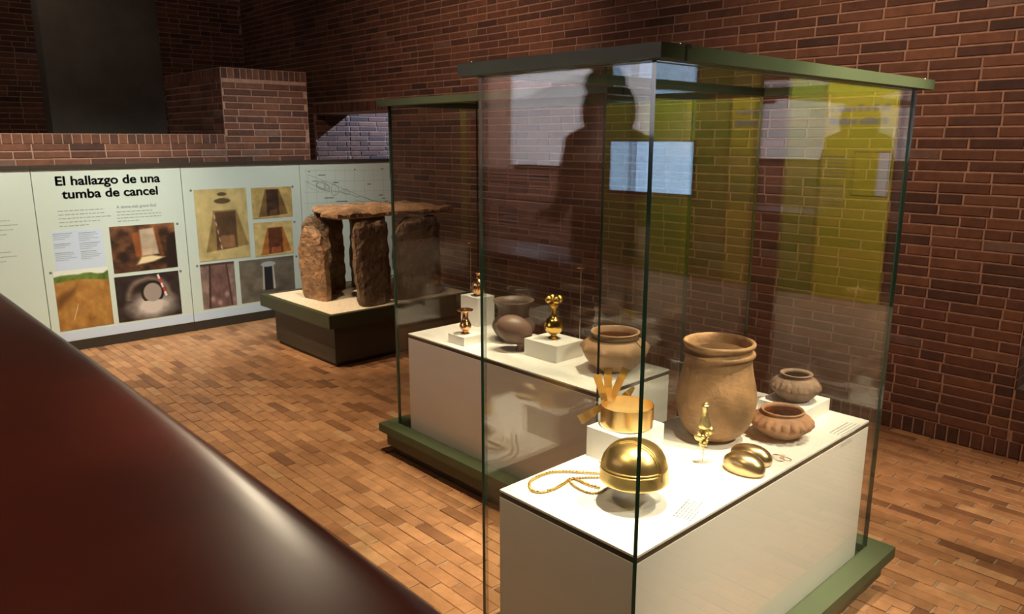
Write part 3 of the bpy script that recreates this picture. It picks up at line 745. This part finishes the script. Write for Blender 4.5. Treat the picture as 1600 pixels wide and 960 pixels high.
# lid stone: a flat slab lying on the uprights
def lid():
    NX, NY = 44, 26; v = []; f = []
    x0, x1, y0, y1 = 2.93, 4.05, 5.08, 5.82
    for s in (1, -1):
        for j in range(NY+1):
            for i in range(NX+1):
                u, w_ = i/NX, j/NY; xs = x0+.26*max(0, w_-.25); x = xs+(x1-xs)*u; y = y0+(y1-y0)*w_
                e = min(u, 1-u)*(x1-x0); e2 = min(w_, 1-w_)*(y1-y0); d = min(e, e2)
                P = Vector((x*6, y*6, s*2)); n1 = mnoise.noise(P); n2 = mnoise.noise(P*3.3)
                edge = max(0, 1-d/.05)
                xx = x+(.05*mnoise.noise(Vector((3, y*5, 1)))+.02*mnoise.noise(Vector((7, y*17, 1))))*(edge if e < e2 else 0)
                yy = y+(.05*mnoise.noise(Vector((x*5, 4, 9)))+.02*mnoise.noise(Vector((x*17, 4, 2))))*(edge if e2 <= e else 0)
                z = s*(.028-.016*edge)+.010*n1+.006*n2+.012*(math.floor(2.5*(n1+1))/2.5-1)*(s > 0)
                v.append((xx-3.475, yy-5.44, z+.03))
    W = NX+1; off = W*(NY+1)
    for j in range(NY):
        for i in range(NX):
            k = j*W+i; f.append((k, k+1, k+W+1, k+W)); f.append((off+k, off+k+W, off+k+W+1, off+k+1))
    for i in range(NX): f.append((i, off+i, off+i+1, i+1)); k = NY*W+i; f.append((k, k+1, off+k+1, off+k))
    for j in range(NY): k = j*W; f.append((k, k+W, off+k+W, off+k)); k = j*W+NX; f.append((k, off+k, off+k+W, k+W))
    o = mesh('lid_stone', v, f, 'stone_warm', None, False, (3.475, 5.44, 1.098)); return tag(o, 'flat ragged tan lid stone lying across the upright slabs', 'stone slab')
lid()

# ------------------------------------------------------------------ exhibition boards
PY = 6.855
def vnoise(X, Y, seed=0, sc=8):
    r = np.random.default_rng(seed); G = r.random((66, 66))
    x = (X*sc) % 64; y = (Y*sc) % 64; i = x.astype(int); j = y.astype(int); fx = x-i; fy = y-j
    fx = fx*fx*(3-2*fx); fy = fy*fy*(3-2*fy)
    return (G[j, i]*(1-fx)+G[j, i+1]*fx)*(1-fy)+(G[j+1, i]*(1-fx)+G[j+1, i+1]*fx)*fy
def fbm(X, Y, seed=0, sc=6): return sum(vnoise(X, Y, seed+k, sc*2**k)*.5**(k+1) for k in range(5))*1.04
def mixc(a, b, k): k = np.clip(k, 0, 1)[..., None]; return a*(1-k)+b*k
def C3(r, g, b): return np.array([r, g, b], float)/255
def full(X, c): return np.broadcast_to(c, X.shape+(3,)).copy()
def poly_mask(X, Y, pts, soft=.015):
    n = len(pts); m_ = np.full(X.shape, 9.); area = sum(pts[i][0]*pts[(i+1) % n][1]-pts[(i+1) % n][0]*pts[i][1] for i in range(n)); sg = 1 if area > 0 else -1
    for i in range(n):
        (x0, y0), (x1, y1) = pts[i], pts[(i+1) % n]; L = math.hypot(x1-x0, y1-y0)
        m_ = np.minimum(m_, sg*((x1-x0)*(Y-y0)-(y1-y0)*(X-x0))/L)
    return np.clip(m_/soft+.5, 0, 1)
def paint_field(X, Y):
    n = fbm(X, Y, 1, 7); c = mixc(full(X, C3(128, 84, 34)), full(X, C3(186, 140, 72)), n*1.3-.15+Y*.2)
    c = mixc(c, full(X, C3(92, 58, 26)), poly_mask(X, Y, [(0, .35), (.35, .62), (.38, .72), (0, .55)], .1)*.7)
    hz = .80+.03*np.sin(X*4); tr = hz+.06+.05*vnoise(X, Y*0, 5, 9)+.05*X
    c = mixc(c, mixc(full(X, C3(60, 84, 30)), full(X, C3(130, 158, 70)), fbm(X, Y, 9, 12)), (Y-hz)/.02+.5)
    c = mixc(c, full(X, C3(224, 232, 222)), (Y-tr)/.02+.5)
    return mixc(c, full(X, C3(225, 200, 170)), poly_mask(X, Y, [(.27, .16), (.285, .16), (.39, .42), (.375, .42)], .01)*.8)
def paint_grave(X, Y):
    n = fbm(X, Y, 21, 6); c = mixc(full(X, C3(38, 22, 14)), full(X, C3(150, 100, 64)), n*1.6-.55+np.clip(Y-.75, 0, 1)*2.2)
    c = mixc(c, full(X, C3(34, 22, 16)), poly_mask(X, Y, [(.82, 0), (1, 0), (1, .8), (.86, .7)], .05))
    c = mixc(c, full(X, C3(156, 88, 40)), poly_mask(X, Y, [(.36, .32), (.46, .30), (.44, .86), (.32, .82)], .03)*(.5+.6*n))
    c = mixc(c, full(X, C3(130, 74, 38)), poly_mask(X, Y, [(.74, .30), (.80, .28), (.72, .92), (.64, .86)], .03)*(.5+.6*n))
    c = mixc(c, full(X, C3(206, 186, 160)), poly_mask(X, Y, [(.45, .32), (.72, .34), (.66, .92), (.44, .90)], .03)*(.7+.4*n))
    return mixc(c, full(X, C3(232, 214, 170)), poly_mask(X, Y, [(.36, .14), (.62, .18), (.80, .26), (.60, .32), (.44, .30)], .04))
def paint_stone(X, Y):
    n = fbm(X, Y, 31, 7); d = np.hypot((X-.55)/.42, (Y-.28)/.34)
    c = mixc(full(X, C3(30, 22, 20)), full(X, C3(74, 62, 56)), n*1.2-.3)
    c = mixc(c, full(X, C3(206, 196, 188)), (1.15-d)*1.4*(.6+.6*n))
    arch = np.abs(np.hypot((X-.5)/.32, (Y-.50)/.40)-1.0)
    c = mixc(c, full(X, C3(128, 110, 98)), (1-arch/.22)*(Y > .45)*(.5+.8*n))
    e = np.hypot((X-.56)/.15, (Y-.58)/.22); c = mixc(c, full(X, C3(24, 20, 20)), ((1.25-e)/.1)*(Y > .4)); c = mixc(c, full(X, C3(158, 146, 138)), (1-e)/.1)
    for k in range(5): c = mixc(c, full(X, C3(210, 50, 50) if k % 2 else C3(235, 225, 220)), poly_mask(X, Y, [(.76-.022*k, .46+.1*k), (.79-.022*k, .47+.1*k), (.768-.022*k, .57+.1*k), (.738-.022*k, .56+.1*k)], .008))
    return c
def pit(ground, wall_, floor_, quad, ellipse=True, seed=1):
    def fn(X, Y):
        n = fbm(X, Y, seed, 7); c = full(X, C3(*ground))*(.82+.34*n)[..., None]
        L, R, T, B = quad
        c = mixc(c, full(X, C3(*wall_))*(.75+.4*n)[..., None], poly_mask(X, Y, [(L-.16, B-.02), (R+.2, B+.04), (R, T), (L+.04, T)], .015))
        c = mixc(c, full(X, C3(*floor_))*(.6+.7*n)[..., None], poly_mask(X, Y, [(L+.05, B), (R-.02, B+.02), (R-.02, T-.02), (L+.06, T-.02)], .02))
        c = mixc(c, full(X, C3(*floor_))*(1.1+.9*n)[..., None], poly_mask(X, Y, [(L+.1, B+.02), (R-.06, B+.03), (R-.08, B+.2), (L+.14, B+.2)], .02))
        if ellipse:
            for ex, ey, ew, eh in ((.52, .83, .17, .042), (.52, .925, .10, .028)): c = mixc(c, full(X, C3(88, 74, 44)), (1-np.hypot((X-ex)/ew, (Y-ey)/eh))/.15)
        for k in range(10): c = mixc(c, full(X, C3(240, 235, 225) if k % 2 else C3(170, 60, 50)), poly_mask(X, Y, [(L+.02+.012*k, T-.055*k), (L+.035+.012*k, T-.055*k), (L+.047+.012*k, T-.055*(k+1)), (L+.032+.012*k, T-.055*(k+1))][::-1], .008)*(.8 if ellipse else 0))
        return c
    return fn
def paint_burial(X, Y):
    n = fbm(X, Y, 51, 7); c = full(X, C3(150, 124, 116))*(.6+.6*n)[..., None]
    c = mixc(c, full(X, C3(120, 90, 84))*(.7+.5*n)[..., None], poly_mask(X, Y, [(.18, 0), (.9, 0), (.78, .92), (.3, .94)], .04))
    c = mixc(c, full(X, C3(70, 48, 44)), np.abs(X-.2-.08*Y) < .03); c = mixc(c, full(X, C3(80, 56, 50)), np.abs(X-.86+.1*Y) < .025)
    c = mixc(c, full(X, C3(74, 52, 46)), (Y-.93)/.04)
    for ex, ey in ((.3, .2), (.72, .28), (.5, .1)): c = mixc(c, full(X, C3(206, 180, 172)), (1-np.hypot(X-ex, Y-ey)/.1)*.8)
    return c
def paint_cist(X, Y):
    n = fbm(X, Y, 61, 6); c = full(X, C3(120, 112, 98))*(.62+.6*n)[..., None]
    c = mixc(c, full(X, C3(214, 210, 198)), poly_mask(X, Y, [(.40, .26), (.63, .26), (.61, .86), (.42, .86)], .02))
    c = mixc(c, full(X, C3(36, 38, 44)), poly_mask(X, Y, [(.43, .24), (.59, .24), (.59, .82), (.44, .82)], .02))
    return mixc(c, full(X, C3(176, 184, 190)), (1-np.hypot((X-.52)/.15, (Y-.86)/.07))/.2)
def print_picture(parent, x0, x1, z0, z1, fn, nx=96, ny=96, name='photo_print'):
    sx = np.linspace(0, 1, nx+1); sy = np.linspace(0, 1, ny+1); X, Y = np.meshgrid(sx, sy)
    c = np.clip(fn(X, Y), 0, 1); c = np.where(c <= .04045, c/12.92, ((c+.055)/1.055)**2.4)
    p = parent.location; yo = PY-.0035-p.y
    v = [(x0+(x1-x0)*a_-p.x, yo, z0+(z1-z0)*b_-p.z) for b_ in sy for a_ in sx]; W = nx+1
    f = [(j*W+i, j*W+i+1, (j+1)*W+i+1, (j+1)*W+i) for j in range(ny) for i in range(nx)]
    o = mesh(name, v, f, 'print', parent)
    at_ = o.data.color_attributes.new('Col', 'FLOAT_COLOR', 'POINT')
    at_.data.foreach_set('color', np.concatenate([c, np.ones(c.shape[:2]+(1,))], -1).astype(np.float32).ravel())
    # the print's own thickness
    box('print_edge', (x0-p.x, x1-p.x, PY-.003-p.y, PY-p.y, z0-p.z, z1-p.z), 'ink_grey', o)
    return o
def rect(px0, py0, px1, py1):
    a_ = at(px0, py0, 'Y', PY); b_ = at(px1, py1, 'Y', PY); return (a_.x, b_.x, b_.z, a_.z)
ZT, ZBt = 1.472, .085
def board(x0, x1, label):
    r = tag(empty('exhibit_board', ((x0+x1)/2, PY, .0)), label, 'board')
    hw = (x1-x0)/2
    box('panel', (-hw+.002, hw-.002, 0, .04, ZBt, ZT), 'board_mint', r, .001)
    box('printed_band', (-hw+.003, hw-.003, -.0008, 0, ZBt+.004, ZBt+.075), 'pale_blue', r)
    box('toe_rail', (-hw, hw, .004, .045, 0, ZBt), 'black_gap', r)
    box('top_trim', (-hw, hw, -.02, .045, ZT, 1.502), 'black_gap', r)
    return r
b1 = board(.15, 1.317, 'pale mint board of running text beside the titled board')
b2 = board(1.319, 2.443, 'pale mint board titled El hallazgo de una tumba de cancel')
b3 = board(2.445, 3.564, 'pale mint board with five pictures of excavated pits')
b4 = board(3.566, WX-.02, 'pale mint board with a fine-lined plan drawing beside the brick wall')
def text(parent, s, x, z, size, bold=0, align='LEFT', mat='ink', name='title', spacing=1.0):
    c = bpy.data.curves.new(name, 'FONT'); c.body = s; c.size = size; c.offset = bold; c.align_x = align; c.space_line = spacing
    c.extrude = .0004; c.materials.append(MATS[mat])
    o = bpy.data.objects.new(name, c); COL.objects.link(o); o.parent = parent
    o.location = (x-parent.location.x, PY-.0012-parent.location.y, z-parent.location.z); o.rotation_euler = (math.pi/2, 0, 0)
    return o
q0 = at(86, 291, 'Y', PY); q1 = at(249, 285, 'Y', PY); wt = q1.x-q0.x
t1 = text(b2, 'El hallazgo de una', q0.x+wt/2, q0.z+.004, .112, .0012, 'CENTER')
t2 = text(b2, 'tumba de cancel', q0.x+wt/2+.01, at(170, 305, 'Y', PY).z-.012, .112, .0012, 'CENTER')
bpy.context.view_layer.update()
k = wt/t1.dimensions.x
for t_ in (t1, t2): t_.scale = (k, .90*k, 1)
def para(parent, px0, py0, wid, n, gap, th=.006, mat='ink_grey'):
    p = at(px0, py0, 'Y', PY); return captions(parent, (p.x, PY, p.z), (1, 0, 0), (0, 0, -1), n, wid, gap, th, mat, (0, -.0008, 0), False)
para(b2, 90, 330, .40, 5, .030)
text(b2, 'A stone-slab grave find', at(182, 326, 'Y', PY).x, at(182, 326, 'Y', PY).z, .034, .0004, mat='ink_grey', name='subtitle')
para(b2, 182, 331, .38, 4, .026)
bpy.context.view_layer.update()
for t_ in [o for o in bpy.data.objects if o.type == 'FONT']:      # lettering as plain meshes
    me = bpy.data.meshes.new_from_object(t_); nm = t_.name; pa, ma = t_.parent, t_.matrix_local.copy(); bpy.data.objects.remove(t_)
    if nm.startswith('title'):
        bm = bmesh.new(); bm.from_mesh(me)
        for dx, dy in ((.0045, 0), (.0022, .0022), (.0022, -.0022)):
            m2 = me.copy(); m2.transform(Matrix.Translation((dx, dy, .00005))); bm.from_mesh(m2); bpy.data.meshes.remove(m2)
        bm.to_mesh(me); bm.free()
    o = link(nm, me, pa); o.matrix_local = ma; o['kind'] = 'stuff'
p = rect(80, 362, 166, 420); box('text_field', (p[0]-b2.location.x, p[1]-b2.location.x, -.002, 0, p[2], p[3]), 'pale_blue', b2)
for px0, py0, n in ((82, 366, 4), (84, 382, 3), (86, 396, 5), (122, 364, 5), (124, 380, 4), (126, 393, 5)):
    p_ = at(px0, py0, 'Y', PY); captions(b2, (p_.x, PY-.003, p_.z), (1, 0, 0), (0, 0, -1), n, .15, .015, .004, 'ink_grey', (0, 0, 0), True)
for px0, py0, n in ((0, 346, 4), (0, 396, 3)): para(b1, px0-15, py0, .17, n, .035)
print_picture(b2, *rect(82, 425, 178, 505.6), paint_field)
print_picture(b2, *rect(170, 355, 278, 417), paint_grave)
print_picture(b2, *rect(178, 434, 284.6, 490), paint_stone)
print_picture(b3, *rect(302, 297, 391.6, 401), pit((196, 178, 122), (150, 126, 76), (92, 68, 46), (.30, .78, .70, .14), True, 41))
print_picture(b3, *rect(391.6, 294, 457.5, 338), pit((188, 164, 104), (128, 100, 60), (70, 48, 34), (.30, .68, .94, .06), False, 42))
print_picture(b3, *rect(395.7, 349, 459, 395.5), pit((206, 184, 122), (184, 118, 56), (112, 62, 38), (.30, .74, .84, .05), False, 43))
print_picture(b3, *rect(312, 414, 370.5, 476), paint_burial)
print_picture(b3, *rect(372.8, 408.6, 462, 462), paint_cist)
for bd, px, py in ((b2, 277, 350), (b2, 282, 424), (b2, 79, 427), (b3, 298, 298), (b3, 457, 292), (b3, 460, 347), (b3, 308, 416), (b3, 463, 401)):
    p = at(px, py, 'Y', PY); o = lathe('caption_dot', [(.011, 0), (.011, .0012)], 'ink_plan', bd, 14, loc=(p.x-bd.location.x, -.0002, p.z)); o.rotation_euler = (math.pi/2, 0, 0)
# plan drawing
q = MB()
def pline(pts, th=.003):
    P = [at(x, y, 'Y', PY) for x, y in pts]
    for a_, b_ in zip(P, P[1:]):
        d = (b_-a_); d.y = 0
        if d.length < 1e-6: continue
        n_ = Vector((-d.z, 0, d.x)).normalized()*th/2; o_ = Vector((-b4.location.x, -b4.location.y-.0008, 0))
        q.add([a_-n_+o_, b_-n_+o_, b_+n_+o_, a_+n_+o_], [(0, 1, 2, 3)])
def ploop(cx, cy, rx, ry, tilt, n=22, wob=.1, th=.004):
    pts = []
    for k in range(n+1):
        a_ = 2*math.pi*k/n; r_ = 1+wob*math.sin(a_*3+cx)
        x, y = rx*r_*math.cos(a_), ry*r_*math.sin(a_); pts.append((cx+x*math.cos(tilt)-y*math.sin(tilt), cy+x*math.sin(tilt)+y*math.cos(tilt)))
    pline(pts, th)
pline([(481, 273), (520, 288), (560, 305), (606, 322)]); pline([(478, 284), (500, 294), (516, 300)]); pline([(482, 292), (498, 300)], .002); pline([(481, 273), (481, 292)], .002)
ploop(504, 291, 11, 6, .45); ploop(502, 290, 7, 4, .4); ploop(510, 292, 4, 4, 0); ploop(523, 297, 6, 8.5, 0); ploop(540, 300, 7, 3.5, .3); pline([(516, 298), (530, 300), (545, 303), (556, 307)], .003)
pline([(556, 308), (565, 307), (580, 313), (606, 319)], .004); pline([(556, 313), (575, 318), (590, 322)], .004); pline([(488, 283), (497, 283)], .006)
for x0, y0, l in ((481, 268.5, 3), (497, 274, 11), (553, 265, 3), (595, 264, 4), (520, 285.5, 9), (507, 309.5, 15), (526, 315, 17), (574, 288, 6), (592, 305, 6), (597, 310, 5), (601, 315, 5), (485, 336, 4), (557, 319, 5)): pline([(x0, y0), (x0+l, y0-l*.03)], .010)
for k in range(9): pline([(478+k*15, 264), (481+k*15, 330)], .0014)
for k in range(4): pline([(475, 267+k*17), (610, 265.5+k*16)], .0014)
q.obj('plan_drawing', 'ink_plan', b4)

# ------------------------------------------------------------------ neighbouring room boards (seen mirrored in the glass)
def nb_board(y0, y1, mat, label):
    r = tag(empty('display_board', (8.11, (y0+y1)/2, 0)), label, 'board'); h = (y1-y0)/2
    box('panel', (0, .028, -h, h, 0, 2.45), mat, r); return r
n1 = nb_board(-1.80, -1.06, 'yellow_print', 'yellow board with a framed map in the neighbouring room')
n2 = nb_board(-3.36, -1.82, 'olive_print', 'olive board carrying a lit screen in the neighbouring room')
def nbar(parent, y0, y1, z0, z1, mat, name, d=.002):
    yc = parent.location.y; return box(name, (-d, 0, y0-yc, y1-yc, z0, z1), mat, parent)
q = MB()
for k in range(14): q.box(-.0015, 0, -.36, -.10, 1.52-.035*k-(.06 if k > 6 else 0), 1.528-.035*k-(.06 if k > 6 else 0))
for k in range(2):
    y_ = -.32
    while y_ < .26:
        l_ = random.uniform(.03, .05); q.box(-.0015, 0, y_, y_+l_, 1.98-.13*k, 2.03-.13*k+random.choice((0, .02))); y_ += l_+random.choice((.008, .008, .035))
q.obj('printed_text', 'ink_grey', n1)['kind'] = 'stuff'
nbar(n1, -1.46, -1.08, 1.12, 1.575, 'ink', 'map_frame', .0015); nbar(n1, -1.452, -1.088, 1.128, 1.567, 'yellow_print', 'map_field', .003)
nbar(n1, -1.20, -1.088, 1.128, 1.567, 'white_plaster', 'map_key', .004)
sc_ = tag(empty('wall_screen', (8.075, -2.62, 1.35)), 'lit pale blue wall screen in the neighbouring room', 'screen')
box('housing', (0, .034, -.35, .35, -.335, .335), 'ink', sc_); box('display', (-.002, 0, -.335, .335, -.32, .32), 'screen', sc_)
# white upper board over the walkway wall
wb = tag(box('wall_board', (0, .02, -1.6, 1.6, -.4, .4), 'white_plaster', None, loc=(-1.198, 2.6, 1.92)), 'bright white board on the brick wall behind the walkway', 'board')

# ------------------------------------------------------------------ the visitor whose outline shows in the glass
def visitor(loc, rz):
    r = tag(empty('person', loc, rz), 'person in dark clothes with a rucksack, standing by the handrail', 'person')
    J = [((0, 0, .95), .14), ((0, 0, 1.12), .135), ((0, 0, 1.30), .16), ((0, 0, 1.42), .12), ((.015, 0, 1.50), .06), ((.03, 0, 1.58), .075), ((.03, 0, 1.66), .092), ((.02, 0, 1.735), .06),
         ((0, .10, .90), .10), ((.01, .11, .50), .075), ((-.02, .11, .09), .05), ((.14, .12, .045), .04), ((0, -.10, .90), .10), ((.02, -.11, .50), .075), ((-.01, -.11, .09), .05), ((.15, -.12, .045), .04),
         ((0, .17, 1.39), .075), ((.0, .23, 1.12), .055), ((.20, .17, 1.05), .042), ((.27, .14, 1.07), .035), ((0, -.17, 1.39), .075), ((.0, -.23, 1.12), .055), ((.20, -.17, 1.05), .042), ((.27, -.14, 1.07), .035)]
    E = [(0, 1), (1, 2), (2, 3), (3, 4), (4, 5), (5, 6), (6, 7), (0, 8), (8, 9), (9, 10), (10, 11), (0, 12), (12, 13), (13, 14), (14, 15), (3, 16), (16, 17), (17, 18), (18, 19), (3, 20), (20, 21), (21, 22), (22, 23)]
    for s in (1, -1):                      # five fingers a hand
        b0 = 19 if s > 0 else 23
        for k, (dy, l) in enumerate(((-.022, .070), (-.008, .080), (.007, .076), (.021, .060))):
            i = len(J); J.append(((.33, s*.14+dy, 1.075), .010)); J.append(((.33+l*.7, s*.14+dy, 1.055), .009)); E += [(b0, i), (i, i+1)]
        i = len(J); J.append(((.30, s*.14-s*.040, 1.08), .011)); J.append(((.345, s*.14-s*.055, 1.075), .009)); E += [(b0, i), (i, i+1)]
    me = bpy.data.meshes.new('body'); me.from_pydata([j[0] for j in J], E, []); o = link('body', me, r)
    me.materials.append(MATS['cloth_black'])
    sk = o.modifiers.new('skin', 'SKIN'); sk.use_smooth_shade = True
    for i, j in enumerate(J): me.skin_vertices[0].data[i].radius = (j[1], j[1]*(1.15 if i in (0, 1, 2, 3) else 1))
    me.skin_vertices[0].data[0].use_root = True
    o.modifiers.new('sub', 'SUBSURF').levels = 1; o.modifiers['sub'].render_levels = 2
    ball('face', (.045, 0, 1.635), .082, 'skin', r, 20, 14, (.86, .84, 1.2)); ball('nose', (.125, 0, 1.63), .014, 'skin', r, 10, 8, (1, .8, 1.3))
    for s in (-1, 1): ball('eye', (.110, s*.032, 1.655), .010, 'ink', r, 10, 8); ball('ear', (.03, s*.085, 1.63), .02, 'skin', r, 10, 8, (.7, .4, 1.2))
    ball('mouth', (.112, 0, 1.585), .016, 'clay_orange', r, 10, 8, (.4, 1.2, .35))
    v, f = ball_geo((.015, 0, 1.675), .102, 28, 18, (1.0, .98, .98))
    v = [Vector(p)+Vector((0, 0, 0)) + Vector((mnoise.noise(Vector(p)*40)*.012,)*3) for p in v]; v = [Vector((min(p.x, .09-.02), p.y, p.z)) for p in v]
    mesh('hair', v, f, 'cloth_black', r, True)
    v, f = ball_geo((-.02, 0, 1.55), .125, 24, 14, (.95, 1.15, 1.25)); mesh('long_hair', [Vector((min(p[0], .035), p[1], p[2])) for p in v], f, 'cloth_black', r, True)
    box('rucksack', (-.36, -.15, -.16, .16, .98, 1.44), 'cloth_black', r, .05, 4)
    return r
visitor((-.20, 2.47, .28), math.radians(-10))
